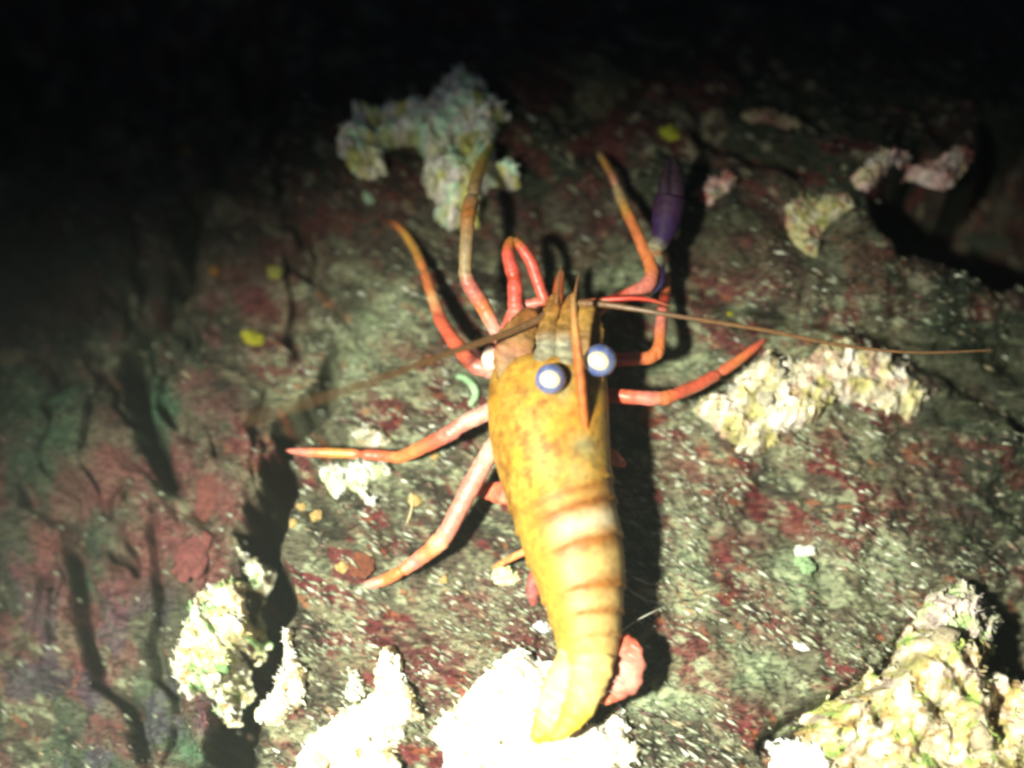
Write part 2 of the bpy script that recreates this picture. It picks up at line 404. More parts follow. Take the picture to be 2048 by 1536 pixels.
def colony(name, label, cat, poly, pal, thick=45, edge=34, nod=30, nodh=16, seed=1, rag=14, pits=.5, nodules=8, group=None, step=3.0):
    cx = sum(p[0] for p in poly)/len(poly); cy = sum(p[1] for p in poly)/len(poly)
    qx, qy = q_of(cx, cy, thick*.6); poly = [(a+qx-cx, b+qy-cy) for a, b in poly]
    x0 = min(p[0] for p in poly)-12; x1 = max(p[0] for p in poly)+12; y0 = min(p[1] for p in poly)-12; y1 = max(p[1] for p in poly)+12
    gx = np.arange(x0, x1+step, step); gy = np.arange(y0, y1+step, step); X, Y = np.meshgrid(gx, gy)
    sd = poly_sd(X, Y, poly)
    sd = sd + rag*2.2*(fbm(X/30, Y/30, seed, 3)-.5) + rag*1.2*(fbm(X/10, Y/10, seed+5, 2)-.5)
    t = np.clip(sd/edge, 0, 1); prof = np.sqrt(np.clip(1-(1-t)**2, 0, 1))
    f1, f2, cid = worley(X/nod+.4*fbm(X/20, Y/20, seed+3, 2), Y/nod, seed)
    dome = np.sqrt(np.clip(1-(f1/.85)**2, 0, 1))
    g1, g2, gid = worley(X/(nod*.42), Y/(nod*.42), seed+11)
    h = prof*(thick*(.35+1.1*fbm(X/85, Y/85, seed+7, 3)) + nodh*.35*(dome*(.5+cid)-.5) + nodh*1.1*(1-np.abs(2*fbm(X/(nod*1.3), Y/(nod*1.3), seed+61, 3)-1)-.6) + nodh*.32*(fbm(X/(nod*.3), Y/(nod*.3), seed+67, 3)-.5))
    p1, p2, pid = worley(X/(nod*1.1), Y/(nod*1.1), seed+23)
    pit = np.exp(-(p1/.17)**2)*(pid < pits); h = h - prof*pit*nodh*1.1
    h = h + 5*prof*(fbm(X/7, Y/7, seed+9, 3)-.5)*2
    h = np.where(sd > 0, h+1.5, np.clip(sd*1.5, -14, 0)-2)
    hb = Hn(X, Y); hb = np.maximum(hb, np.percentile(hb[sd > 0], 60)-45); hz = hb+h
    cols = pal_color(pal, X, Y, seed+40)*(.82+.36*fbm(X/14, Y/14, seed+2, 3))[..., None]
    cols = cols*(1-.35*pit*prof)[..., None]+np.array((.30, .20, .06))*(.35*pit*prof)[..., None]
    km = sd > -9; ck = km[:-1, :-1] | km[1:, :-1] | km[:-1, 1:] | km[1:, 1:]
    WX, WY = at_np(X, Y); V = np.stack([WX, WY, hz*U], -1).reshape(-1, 3)
    F = grid_faces(len(gy), len(gx), ck)
    used = np.unique(F); remap = np.full(len(V), -1); remap[used] = np.arange(len(used))
    base = at(qx, qy, 0); base.z = Hs(qx, qy)*U
    ob = empty(name, base)
    me = mesh_from('crust', V[used]-np.array(base), remap[F], cols.reshape(-1, 3)[used])
    link('crust', me, M_CRUST, ob)
    # fine branching turf that breaks up the crust's surface and edge
    nr = np.random.RandomState(seed); cand = np.argwhere((sd > 1.5)); wt = np.where(sd[cand[:, 0], cand[:, 1]] < 14, 3.0, 1.0); nn = int(min(900, 60+len(cand)*.055))
    pk = cand[nr.choice(len(cand), nn, p=wt/wt.sum())]; bx_ = np.stack([WX[pk[:, 0], pk[:, 1]], WY[pk[:, 0], pk[:, 1]], (hz[pk[:, 0], pk[:, 1]]-1.5)*U], -1)-np.array(base)
    an = STREAK+nr.normal(0, .5, nn)+np.where(nr.rand(nn) < .5, 0, math.pi); el = nr.uniform(.1, .9, nn); ln = nr.uniform(6, 17, nn)*U; wd = nr.uniform(1.2, 3.0, nn)*U
    dv = np.stack([np.cos(an)*np.cos(el), np.sin(an)*np.cos(el), np.sin(el)], -1); sv = np.stack([-np.sin(an), np.cos(an), 0*an], -1); tv = np.cross(dv, sv)
    FV = np.stack([bx_+sv*wd[:, None], bx_-sv*wd[:, None]*.6+tv*wd[:, None], bx_-sv*wd[:, None]*.6-tv*wd[:, None], bx_+dv*ln[:, None]*.6+sv*(wd*nr.normal(0, 1.2, nn))[:, None]+tv*wd[:, None]*.7, bx_+dv*ln[:, None]], 1).reshape(-1, 3)
    ff = np.array([(0, 1, 3), (1, 2, 3), (2, 0, 3), (0, 3, 4), (1, 4, 3), (2, 4, 0)]); FF = (np.arange(nn)[:, None, None]*5+ff[None]).reshape(-1, 3)
    fo = link('fringe', mesh_from('fringe', FV, FF, np.repeat(cols[pk[:, 0], pk[:, 1]]*nr.uniform(.8, 1.1, (nn, 1)), 5, 0), False), M_CRUST, ob); fo['kind'] = 'stuff'
    rg = random.Random(seed*13+1)
    ins = np.argwhere(sd > 9)
    for k in range((nodules+1)//2):
        j, i = ins[rg.randrange(len(ins))]
        r = rg.uniform(.22, .55)*nod*(.8 if sd[j, i] < 18 else 1)
        o = bpy.data.objects.new('nodule', lump_mesh(pal[rg.randrange(len(pal))] if rg.random() < .5 else pal[0], rg.randrange(4))); C.objects.link(o); o.parent = ob
        o.location = (WX[j, i]-base.x, WY[j, i]-base.y, (hz[j, i]-r*.1)*U-base.z)
        o.scale = (r*U*rg.uniform(.75, 1.25), r*U*rg.uniform(.75, 1.25), r*U*rg.uniform(.6, 1.0)); o.rotation_euler = (rg.uniform(-.5, .5), rg.uniform(-.5, .5), rg.uniform(0, 6.28))
    return tag(ob, label, cat, group)

g = 'encrusting growths on the rock'
colony('encrusting_sponge', 'ragged pale green and white crust on dark rock above the prawn', 'sponge', zp(640, 80, .2605, [(150, 820), (200, 700), (310, 600), (240, 460), (400, 500), (560, 440), (720, 400), (850, 400), (960, 250), (1090, 150), (1200, 260), (1290, 410), (1440, 580), (1330, 670), (1370, 850), (1350, 960), (1530, 1030), (1520, 1150), (1300, 1120), (1230, 1200), (1200, 1350), (1080, 1370), (980, 1390), (890, 1290), (950, 1230), (830, 1130), (790, 1040), (870, 980), (800, 880), (760, 770), (620, 740), (540, 800), (440, 820), (500, 900), (510, 990), (370, 1040), (220, 960)]), GREENW, 80, 22, 34, 30, 3, 8, .6, 14, g, 2.5)
colony('encrusting_coral', 'cream knobbly crust right of the prawn, beside its long reaching leg tip', 'crust', zp(1300, 600, .3652, [(270, 560), (340, 500), (480, 420), (640, 280), (760, 340), (900, 330), (960, 240), (1120, 220), (1300, 290), (1450, 380), (1540, 500), (1460, 580), (1300, 540), (1150, 510), (1030, 520), (950, 620), (800, 680), (740, 740), (660, 800), (570, 790), (480, 720), (380, 630)]), [(.55, .50, .38), (.40, .36, .18), (.66, .60, .52), (.34, .30, .12), (.40, .26, .2)], 55, 34, 32, 22, 5, 14, .5, 16, g)
colony('encrusting_coral', 'cream lumpy crust on the left lip of the dark crevice', 'crust', zp(0, 1024, 1/3, [(1450, 250), (1530, 270), (1590, 330), (1510, 450), (1500, 640), (1530, 760), (1480, 840), (1400, 850), (1430, 960), (1450, 1050), (1390, 1110), (1380, 1240), (1330, 1230), (1280, 1140), (1190, 1080), (1150, 1110), (1050, 1050), (1020, 960), (1010, 840), (1080, 720), (1130, 620), (1150, 500), (1190, 410), (1330, 430), (1440, 400)]), [(.66, .64, .48), (.52, .48, .26), (.75, .70, .62), (.22, .40, .16), (.40, .26, .12)], 60, 26, 30, 26, 8, 14, .8, 18, g, 2.5)
colony('encrusting_coral', 'narrow white and tan crust on the right lip of the crevice', 'crust', zp(0, 1024, 1/3, [(1690, 690), (1730, 700), (1760, 870), (1810, 950), (1810, 1080), (1750, 1180), (1690, 1260), (1630, 1260), (1520, 1200), (1600, 1120), (1640, 1020), (1700, 910)]), [(.78, .72, .58), (.60, .50, .26), (.74, .70, .62)], 50, 22, 28, 16, 11, 8, .4, 6, g, 2.5)
colony('encrusting_sponge', 'broad white lobed crust at the bottom edge, left of the prawn tail', 'sponge', zp(560, 1150, .3613, [(540, 400), (600, 350), (650, 400), (660, 540), (720, 620), (770, 770), (680, 850), (640, 960), (660, 1128), (640, 1300), (60, 1300), (60, 1128), (120, 960), (220, 850), (350, 760), (470, 690), (520, 590), (530, 480)]), [(.80, .76, .62), (.66, .56, .30), (.80, .78, .72), (.62, .5, .3)], 50, 34, 36, 20, 14, 10, .4, 12, g)
colony('encrusting_sponge', 'small white knob between two larger pale crusts near the bottom', 'sponge', zp(560, 1150, .3613, [(370, 500), (430, 520), (470, 640), (440, 690), (350, 690), (380, 600)]), [(.70, .72, .62), (.5, .5, .38)], 28, 14, 20, 10, 15, 6, .2, 4, g, 2.5)
colony('encrusting_sponge', 'large glaring white crust beneath the prawn tail', 'sponge', zp(560, 1150, .3613, [(1330, 400), (1440, 460), (1560, 480), (1620, 600), (1640, 700), (1680, 830), (1780, 790), (1880, 700), (1930, 800), (1950, 900), (2010, 950), (1980, 980), (1880, 1068), (1850, 1130), (1850, 1300), (900, 1300), (900, 1130), (920, 980), (830, 880), (880, 800), (980, 720), (1100, 600), (1200, 500)]), [(.82, .80, .72), (.80, .78, .70), (.66, .56, .34), (.80, .76, .66)], 38, 40, 34, 12, 17, 8, .45, 8, g)
colony('encrusting_coral', 'colourful cream and green mound filling the lower right corner', 'crust', zp(1360, 1024, .336, [(1440, 650), (1700, 740), (1905, 770), (1890, 900), (2048, 940), (2350, 1000), (2350, 1850), (780, 1850), (900, 1480), (830, 1370), (740, 1330), (760, 1280), (900, 1120), (1100, 1000), (1250, 890), (1330, 870), (1380, 740)]), MOUND, 95, 50, 74, 34, 20, 14, .5, 14, g)
colony('encrusting_sponge', 'plain white lump at the lower left foot of the colourful mound', 'sponge', zp(1360, 1024, .336, [(560, 1370), (700, 1340), (830, 1370), (900, 1480), (920, 1750), (540, 1750)]), [(.80, .80, .76), (.76, .74, .66)], 70, 34, 40, 12, 22, 6, .2, 3, g)
colony('encrusting_coral', 'pinkish grey frilly crust on top of the colourful mound at right', 'crust', zp(1360, 1024, .336, [(1510, 480), (1600, 430), (1700, 420), (1840, 520), (1970, 600), (1910, 650), (1920, 770), (1720, 760), (1440, 660), (1480, 540)]), [(.44, .36, .33), (.40, .38, .26), (.34, .5, .18), (.50, .42, .38)], 80, 26, 28, 24, 25, 12, .6, 12, g, 2.5)
colony('encrusting_coral', 'small tan crust just above the left leg that points sideways', 'crust', zp(540, 780, .2734, [(590, 280), (720, 250), (820, 310), (900, 360), (840, 400), (690, 390), (620, 360)]), [(.46, .40, .24), (.66, .64, .56), (.40, .32, .16)], 26, 14, 20, 12, 28, 6, .5, 4, g, 2.0)
colony('encrusting_coral', 'bright white and greenish crust just below the left leg that points sideways', 'crust', zp(540, 780, .2734, [(340, 570), (390, 530), (560, 540), (720, 520), (880, 520), (890, 600), (780, 640), (690, 700), (770, 830), (700, 820), (580, 700), (530, 780), (450, 800), (410, 690)]), [(.70, .72, .60), (.44, .50, .28), (.74, .70, .66)], 24, 16, 22, 14, 31, 8, .5, 9, g, 2.0)
colony('encrusting_coral', 'small pink and cream crust right of the purple claw', 'crust', zp(1350, 180, .3408, [(140, 620), (150, 560), (200, 530), (330, 510), (370, 560), (300, 620), (200, 670)]), PINKW, 20, 14, 24, 14, 34, 7, .5, 5, g, 2.5)
colony('encrusting_coral', 'thin pinkish crust along the rim of the dark hole, upper right', 'crust', zp(1350, 180, .3408, [(1000, 560), (1050, 540), (1180, 450), (1280, 400), (1400, 430), (1560, 380), (1660, 320), (1730, 340), (1650, 470), (1600, 520), (1480, 490), (1370, 450), (1270, 490), (1190, 560), (1120, 640), (1050, 610)]), PINKW, 20, 14, 24, 16, 37, 8, .6, 10, g, 2.5)
colony('encrusting_coral', 'olive and cream crust on the left edge of the dark hole', 'crust', zp(1350, 180, .3408, [(640, 700), (780, 630), (900, 620), (1010, 660), (1000, 730), (900, 790), (830, 890), (830, 980), (760, 970), (700, 900), (650, 820)]), [(.36, .34, .18), (.48, .44, .34), (.30, .30, .08), (.40, .2, .14)], 20, 18, 24, 14, 40, 9, .6, 10, g, 2.5)
colony('encrusting_coral', 'dim brownish knobbly crust at the ledge above the dark hole', 'crust', zp(1350, 180, .3408, [(400, 90), (560, 80), (680, 140), (740, 220), (660, 240), (540, 200), (430, 140)]), [(.22, .16, .11), (.26, .24, .15), (.2, .1, .08)], 16, 16, 26, 12, 43, 8, .5, 5, g, 2.5)

# small separate growths: each one its own thing
def knob(name, label, cat, px, py, rx, ry, h, color, seed, rot=0, group=None, mat=None):
    me = make_lump_mesh(name, seed, 4, .16 if name == 'tan_knob' else .30)
    n = np.array([v.co for v in me.vertices]); k = .75+.5*fbm(n[:, 0]*3+seed, n[:, 1]*3+n[:, 2]*2, seed, 3)
    ca = me.color_attributes.new('Col', 'FLOAT_COLOR', 'POINT')
    c = np.ones((len(n), 4)); c[:, :3] = np.clip(np.array(color)*k[:, None], 0, 1); ca.data.foreach_set('color', c.ravel().astype(np.float32))
    o = link(name, me, mat or M_LUMP); o.location = on_rock(px, py, h*.3); o.scale = (rx*U, ry*U, h*U); o.rotation_euler = (0, 0, rot)
    return tag(o, label, cat, group)
Y1 = (.46, .44, .03)
knob('yellow_sponge', 'bright yellow sponge patch on the dim left rock', 'sponge', 508, 680, 26, 20, 16, Y1, 1, -.6)
knob('yellow_sponge', 'dull yellow sponge knob, upper left of the prawn', 'sponge', 550, 545, 15, 17, 12, (.34, .33, .07), 2)
knob('orange_sponge', 'small orange knob left of a dull yellow one', 'sponge', 430, 542, 11, 11, 10, (.42, .17, .03), 3)
knob('yellow_sponge', 'bright yellow green tuft above the purple claw', 'sponge', 1340, 268, 22, 19, 18, (.40, .42, .03), 4)
knob('yellow_sponge', 'tiny yellow dot on the rock below the right antenna', 'sponge', 1460, 627, 7, 5, 6, Y1, 5)
knob('orange_sponge', 'lone glinting orange dot on the black upper left rock', 'sponge', 370, 302, 8, 6, 6, (.75, .32, .03), 6, -.5)
knob('pale_sponge', 'pale yellow round knob beside the left edge of the abdomen', 'sponge', 1012, 1152, 26, 22, 18, (.78, .76, .42), 7)
knob('white_sponge', 'gleaming white knob on the open rock right of the abdomen', 'sponge', 1610, 1104, 22, 13, 14, (.80, .80, .70), 8)
knob('green_sponge', 'green lump just under the gleaming white knob', 'sponge', 1612, 1132, 24, 18, 12, (.28, .42, .22), 9, -.4)
knob('shell_fragment', 'white shell chip lying on rock, lower right of the tail shadow', 'shell', 1600, 1293, 17, 8, 5, (.85, .85, .80), 10, -.45)
knob('blue_shell_fragment', 'pale bluish shell chip left of the striped abdomen', 'shell', 1078, 1252, 20, 12, 7, (.62, .66, .74), 11, -.6)
for i, (px, py, r, lab) in enumerate([(602, 1014, 12, 'upper tan knob of three beside the dark crevice'), (632, 1032, 14, 'right tan knob of three beside the dark crevice'), (586, 1046, 11, 'lower tan knob of three beside the dark crevice'), (868, 910, 13, 'tan knob between the two left legs'), (830, 1000, 16, 'orange tan knob below the bright greenish crust'), (685, 1135, 14, 'tan knob touching the lowest left leg tip'), (888, 1160, 10, 'small tan knob right of the lowest left leg')]):
    knob('tan_knob', lab, 'sponge', px, py, r, r*.85, r*.7, (.52, .36, .14), 20+i, i*.7, 'tan knobs on the rock')
knob('red_sponge', 'dull red lump behind the tip of the lowest left leg', 'sponge', 722, 1132, 26, 26, 6, (.17, .055, .03), 31)
knob('pink_algae', 'pink fleshy crust lobe left of the crevice, lower one', 'algae', 385, 1112, 34, 58, 6, (.19, .062, .058), 32, -.5)
knob('pink_algae', 'pink fleshy crust lobe left of the crevice, upper one', 'algae', 425, 985, 34, 46, 6, (.19, .065, .055), 33, -.2)
knob('green_algae', 'mint green dab above the tip of the uppermost left leg', 'algae', 735, 392, 12, 19, 8, (.42, .62, .42), 34, .3)
knob('pale_sponge', 'dim ochre lump at the left picture edge', 'sponge', 25, 715, 34, 26, 14, (.24, .20, .11), 35)

# ------------------------------------------------------------------ prawn
prawn = empty('prawn', at(1100, 950, 0))
tag(prawn, 'yellow and orange banded prawn with red legs and glowing eyes', 'prawn')
def part(name, me, mat, parent=None):
    o = bpy.data.objects.new(name, me); C.objects.link(o)
    if not me.materials: me.materials.append(mat)
    if parent is None: keep(o, prawn)
    else: o.parent = parent
    return o
def cat(P, t):
    """Catmull-Rom through rows of P"""
    n = len(P)-1; i = np.clip(np.floor(t).astype(int), 0, n-1); f = (t-i)[:, None]
    p0 = P[np.maximum(i-1, 0)]; p1 = P[i]; p2 = P[i+1]; p3 = P[np.minimum(i+2, n)]
    return .5*((2*p1)+(-p0+p2)*f+(2*p0-5*p1+4*p2-p3)*f*f+(-p0+3*p1-3*p2+p3)*f**3)
def tube(name, pts, segs=14, per=9, flat=1.0, updir=(0, 0, 1), jitter=.05, seed=0, rounded=True, mott=.28, straight=False):
    """pts: (px,py,h,r,(r,g,b)); a tapered limb through them, one closed mesh"""
    P = np.array([list(at(p[0], p[1], p[2])) for p in pts]); Rr = np.array([[p[3]*U] for p in pts]); Cc = np.array([p[4] for p in pts])
    n = len(pts)-1; t = np.linspace(0, n, n*per+1)
    if straight:
        i0 = np.clip(np.floor(t).astype(int), 0, n-1); f0 = (t-i0)[:, None]; c = P[i0]*(1-f0)+P[i0+1]*f0
        k5 = np.array([.1, .2, .4, .2, .1]); c = np.stack([np.convolve(np.pad(c[:, q], 2, 'reflect', reflect_type='odd'), k5, 'valid') for q in range(3)], -1)
    else: c = cat(P, t)
    ti = np.clip(np.floor(t).astype(int), 0, n-1); f = (t-ti)[:, None]
    r = (Rr[ti]*(1-f)+Rr[ti+1]*f)[:, 0]; col = Cc[ti]*(1-f)+Cc[ti+1]*f
    if rounded:
        r = r*np.sqrt(np.clip(np.minimum((t+.06)/.35, 1), .02, 1))*np.sqrt(np.clip(np.minimum((n-t+.04)/.3, 1), .02, 1))
    tan = np.gradient(c, axis=0); tan /= np.linalg.norm(tan, axis=1)[:, None]+1e-12
    up = np.array(updir, float); side = np.cross(tan, up); side /= np.linalg.norm(side, axis=1)[:, None]+1e-12
    nrm = np.cross(side, tan)
    a = np.linspace(0, 2*math.pi, segs, endpoint=False)
    nz = 1+jitter*(vn(np.arange(len(t))[:, None]*.6+seed, a[None]*1.3, seed)-.5)*2
    V = c[:, None]+(r[:, None]*nz)[..., None]*(np.cos(a)[None, :, None]*side[:, None]+flat*np.sin(a)[None, :, None]*nrm[:, None])
    m = len(t); V = V.reshape(-1, 3); Cv = np.repeat(col, segs, 0)
    ag = np.tile(a, m); tt = np.repeat(t, segs)
    Cv = Cv*(1-mott/2+mott*np.clip(1.8*(fbm(tt*4.3+seed, np.cos(ag)*2.3+np.sin(ag)*1.1+seed, seed+4, 4)-.5)+.5, 0, 1))[:, None]
    F = []
    for i in range(m-1):
        for j in range(segs):
            k = (j+1) % segs; F.append((i*segs+j, i*segs+k, (i+1)*segs+k, (i+1)*segs+j))
    F.append(tuple(range(segs))[::-1]); F.append(tuple((m-1)*segs+j for j in range(segs)))
    return mesh_from(name, V, F, Cv)

# --- body: carapace and abdomen, one continuous shell
ST = [  # py, left, right, centre height, half height
    (714, 1050, 1165, 190, 26), (719, 1016, 1188, 188, 50), (727, 998, 1201, 186, 70), (740, 988, 1209, 185, 86), (762, 980, 1214, 182, 97), (800, 976, 1216, 180, 104), (860, 979, 1217, 176, 110),
    (920, 990, 1219, 172, 112), (975, 1008, 1223, 168, 112), (1010, 1020, 1228, 165, 110), (1050, 1034, 1236, 162, 106), (1100, 1050, 1244, 157, 102),
    (1150, 1069, 1246, 150, 96), (1200, 1089, 1243, 142, 86), (1250, 1106, 1240, 132, 76), (1290, 1118, 1236, 122, 66), (1330, 1124, 1228, 112, 54), (1365, 1128, 1214, 104, 40), (1395, 1135, 1195, 98, 24), (1405, 1150, 1180, 97, 10)]
def body_mesh():
    S = np.array(ST, float); ys_ = np.concatenate([np.arange(714, 770, 1.6), np.arange(770, 1405, 3.2), [1405]])
    Lf = np.interp(ys_, S[:, 0], S[:, 1]); Rt = np.interp(ys_, S[:, 0], S[:, 2]); hc = np.interp(ys_, S[:, 0], S[:, 3]); hh = np.interp(ys_, S[:, 0], S[:, 4])
    sm = lambda v: np.convolve(np.pad(v, 5, 'edge'), np.ones(11)/11, 'valid')
    Lf, Rt, hc, hh = map(sm, (Lf, Rt, hc, hh))
    seg = 96; a = np.linspace(0, 2*math.pi, seg, endpoint=False)
    # segment margins: each plate overlaps the one behind it
    EDGE = [1003, 1046, 1112, 1192, 1240, 1284]
    V = []; Cl = []
    for k, y in enumerate(ys_):
        p = at((Lf[k]+Rt[k])/2, y, hc[k]); hw = (Rt[k]-Lf[k])/2*U*(1-hc[k]/3200)
        u = np.cos(a); z = np.sin(a)                       # u -1 left .. 1 right
        slope = np.interp(y, [950, 1000, 1120, 1180, 1300], [34, 34, 30, 12, 6])
        ye = y+slope*np.clip(u+.15, -.25, 1.2)-14*np.clip(-u-.2, 0, 1)
        sc = np.ones(seg)
        for e in EDGE:
            d = ye-e; sc += np.where(d < 0, .06*np.exp(d/12), -.03*np.exp(-d/8))
        th_d = R(62)                                      # the back's ridge, rolled to the right
        sc += .035*np.exp(-((np.arctan2(np.sin(a-th_d), np.cos(a-th_d)))/.28)**2)*np.interp(y, [700, 1000], [1, .4])
        prof = np.abs(z)**.9*np.sign(z)
        X = p.x+hw*u*sc; Z = p.z+hh[k]*U*prof*sc; Yw = p.y+0*u
        V.append(np.stack([X, Yw, Z], -1))
        # pigment
        nm = fbm(u*6+9, np.full(seg, y/42), 80, 4); nl = fbm(u*11+z*3, np.full(seg, y/24), 83, 4)
        base = np.array((.31, .155, .022))[None]*np.ones((seg, 1))
        cream = np.array((.37, .255, .105)); yel = np.array((.36, .215, .034)); br = np.array((.185, .062, .006)); grn = np.array((.20, .20, .10)); och = np.array((.17, .07, .007))
        def L(m, c):
            nonlocal base
            m = np.clip(m, 0, 1)[:, None]; base = base*(1-m)+c*m
        fa = ss(985, 1060, ye)
        L(.75*fa*ss(-.75, -.2, u), cream); L(.6*ss(-.45, -.9, u)*ss(860, 1000, y), yel)
        L((1-fa)*ss(.46, .57, nm)*.75, och); L((1-fa)*ss(.50, .60, nl)*.75, yel)
        nv = fbm(u*9+y/26, np.full(seg, y/70)+u*1.5, 95, 4); L((1-fa)*.6*np.exp(-((nv-.5)/.026)**2), np.array((.20, .085, .009)))
        L((1-fa)*.7*np.exp(-((fbm(u*7-y/40, np.full(seg, y/38), 97, 3)-.5)/.03)**2), np.array((.40, .25, .04)))
        L((1-fa)*.6*ss(.5, .62, fbm(u*4+30+y/60, np.full(seg, y/55), 90, 3)), np.array((.50, .24, .02)))
        L(.85*np.exp(-(((u-.22)/.10)**2+((y-805)/34)**2)), grn); L(.8*np.exp(-(((u-.5)/.20)**2+((y-918)/26)**2)), grn)
        L(.55*np.exp(-(((u-.35)/.3)**2+((y-975)/25)**2)), grn)
        L(.75*np.exp(-(((u-.45)/.22)**2+((y-872)/24)**2))*ss(.4, .55, nl+.08), np.array((.48, .14, .02)))
        L(.6*np.exp(-(((u+.55)/.25)**2+((y-800)/22)**2))*ss(.42, .55, nl), np.array((.28, .14, .02)))
        for (e, wd, st, u0) in ((1018, 10, .8, -.9), (1050, 16, 1, -.9), (1118, 18, .95, -.8), (1192, 15, .9, -.7), (1240, 10, .8, -.65), (1282, 7, .5, -.5)):
            L(st*np.exp(-((ye+10*(nm-.5)-e)/wd)**2)*ss(u0, u0+.55, u), br)
        L(.6*np.exp(-((ye-1082)/18)**2)*ss(-.5, .2, u), np.array((.42, .37, .28)))
        L(.6*ss(1270, 1340, y)+0*u, np.array((.40, .26, .065)))
        L(.75*np.exp(-(((u-.35)/.42)**2))*ss(835, 755, y)*ss(.35, .6, nl), np.array((.17, .13, .05)))
        L(.75*ss(764+26*(nm-.5)*2, 726, y)+0*u, np.array((.22, .11, .035)))
        Cl.append(base)
    m = len(V); V = np.concatenate(V); Cl = np.concatenate(Cl)
    F = [(i*seg+j, (i+1)*seg+j, (i+1)*seg+(j+1) % seg, i*seg+(j+1) % seg) for i in range(m-1) for j in range(seg)]
    F.append(tuple(range(seg))); F.append(tuple((m-1)*seg+j for j in range(seg))[::-1])
    return mesh_from('body', V, F, Cl)
part('body', body_mesh(), M_BODY)

RED = (.50, .095, .05); ORG = (.50, .15, .05); PNK = (.50, .155, .12); PALE = (.52, .27, .22); BRN = (.26, .13, .05); YEL = (.50, .26, .05); DRED = (.50, .045, .025); TAN = (.36, .26, .14)
def leg(pts, tip, label=None, seed=0, name='leg', mat=None):
    o = part(name, tube(name, pts, seed=seed, straight=True, jitter=.08, mott=.4), mat or M_LEG)
    if label: o['label'] = label
    if tip: keep_sub(o, 'tip', tube('tip', tip, 10, 8, seed=seed+3, straight=True))
    return o
def keep_sub(o, name, me, mat=None):
    s = bpy.data.objects.new(name, me); C.objects.link(s); s.parent = o; me.materials.append(mat or M_LEG)
    return s
hs = hs_at
# left side
leg([(1010, 742, 150, 17, PALE), (985, 738, 158, 20, PALE), (955, 733, 162, 17, PNK), (938, 722, 160, 15, RED), (905, 680, 140, 14, RED), (880, 640, 118, 13, RED), (868, 600, 98, 12, (.62, .36, .16)), (862, 585, 92, 11, ORG), (848, 540, 70, 10, ORG)],
    [(850, 546, 72, 9.6, ORG), (832, 503, hs(815, 490)+34, 9, YEL), (812, 470, hs(800, 465)+18, 8, YEL), (795, 452, hs(795, 452)+9, 6.5, ORG), (781, 441, hs(781, 441)+2, 3, ORG)], seed=1)
leg([(1005, 818, 150, 16, PALE), (975, 824, 155, 17, PALE), (935, 842, 150, 16, PALE), (915, 855, 142, 14.5, PNK), (905, 864, 135, 16, PNK), (870, 882, 112, 14.5, RED), (830, 902, 82, 13.5, ORG), (808, 912, 62, 13, ORG), (795, 915, 54, 12, ORG), (760, 911, 42, 10.5, RED), (720, 908, 34, 10, RED)],
    [(724, 908, 34, 9.6, RED), (680, 906, 30, 10, YEL), (640, 905, 25, 10, ORG), (605, 904, 18, 8.5, PNK), (572, 901, 10, 3, PNK)], seed=2)
leg([(1010, 865, 140, 15, PALE), (985, 893, 146, 17, PALE), (965, 930, 146, 18, PALE), (940, 975, 136, 18, PNK), (918, 1018, 118, 17, PNK), (895, 1062, 96, 17, PNK), (880, 1083, 82, 18, (.62, .28, .16)), (862, 1100, 68, 16, ORG), (830, 1124, 48, 14, PNK), (800, 1144, 36, 13, ORG)],
    [(805, 1141, 37, 12.5, ORG), (775, 1158, hs(775, 1158)+22, 12, ORG), (748, 1167, hs(748, 1167)+12, 10.5, PNK), (728, 1170, hs(728, 1170)+5, 7, PALE)], seed=3)
leg([(1005, 690, 136, 13, PNK), (988, 655, 154, 14, PALE), (968, 615, 172, 15, ORG), (948, 585, 188, 15, PNK), (936, 566, 198, 15, PNK), (930, 545, 205, 13, TAN), (933, 490, 216, 13, TAN), (935, 445, 216, 14, (.42, .2, .07)), (936, 432, 214, 14, (.5, .18, .04)), (945, 390, 194, 15, TAN)],
    [(944, 394, 195, 14, TAN), (955, 350, 158, 13, (.46, .26, .06)), (968, 315, 122, 11, (.36, .32, .05)), (985, 288, 90, 6, (.32, .32, .05))], 'long blurred beige leg reaching up to the pale crust', seed=4)
# right side
leg([(1195, 790, 130, 14, DRED), (1225, 791, 135, 14, DRED), (1250, 793, 140, 14, RED), (1300, 797, 138, 14, PNK), (1330, 796, 130, 14, ORG), (1350, 790, 122, 12.5, RED), (1400, 768, 92, 12, RED), (1440, 745, 66, 11.5, RED)],
    [(1435, 748, 68, 11, RED), (1475, 722, hs(1475, 722)+38, 10, ORG), (1508, 697, hs(1508, 697)+20, 8, RED), (1532, 678, hs(1532, 678)+5, 3.5, RED)], seed=5)
leg([(1195, 722, 150, 13, DRED), (1230, 720, 156, 13, DRED), (1262, 718, 160, 13, RED), (1298, 716, 156, 13, ORG), (1314, 706, 150, 13.5, ORG), (1320, 685, 142, 12, ORG), (1322, 650, 126, 11.5, PNK), (1324, 625, 115, 11, PNK)],
    [(1324, 630, 117, 10.5, PNK), (1328, 605, 100, 10.5, DRED), (1331, 580, 86, 10, ORG), (1333, 558, 70, 9, ORG), (1334, 545, 62, 4, ORG)], seed=6)
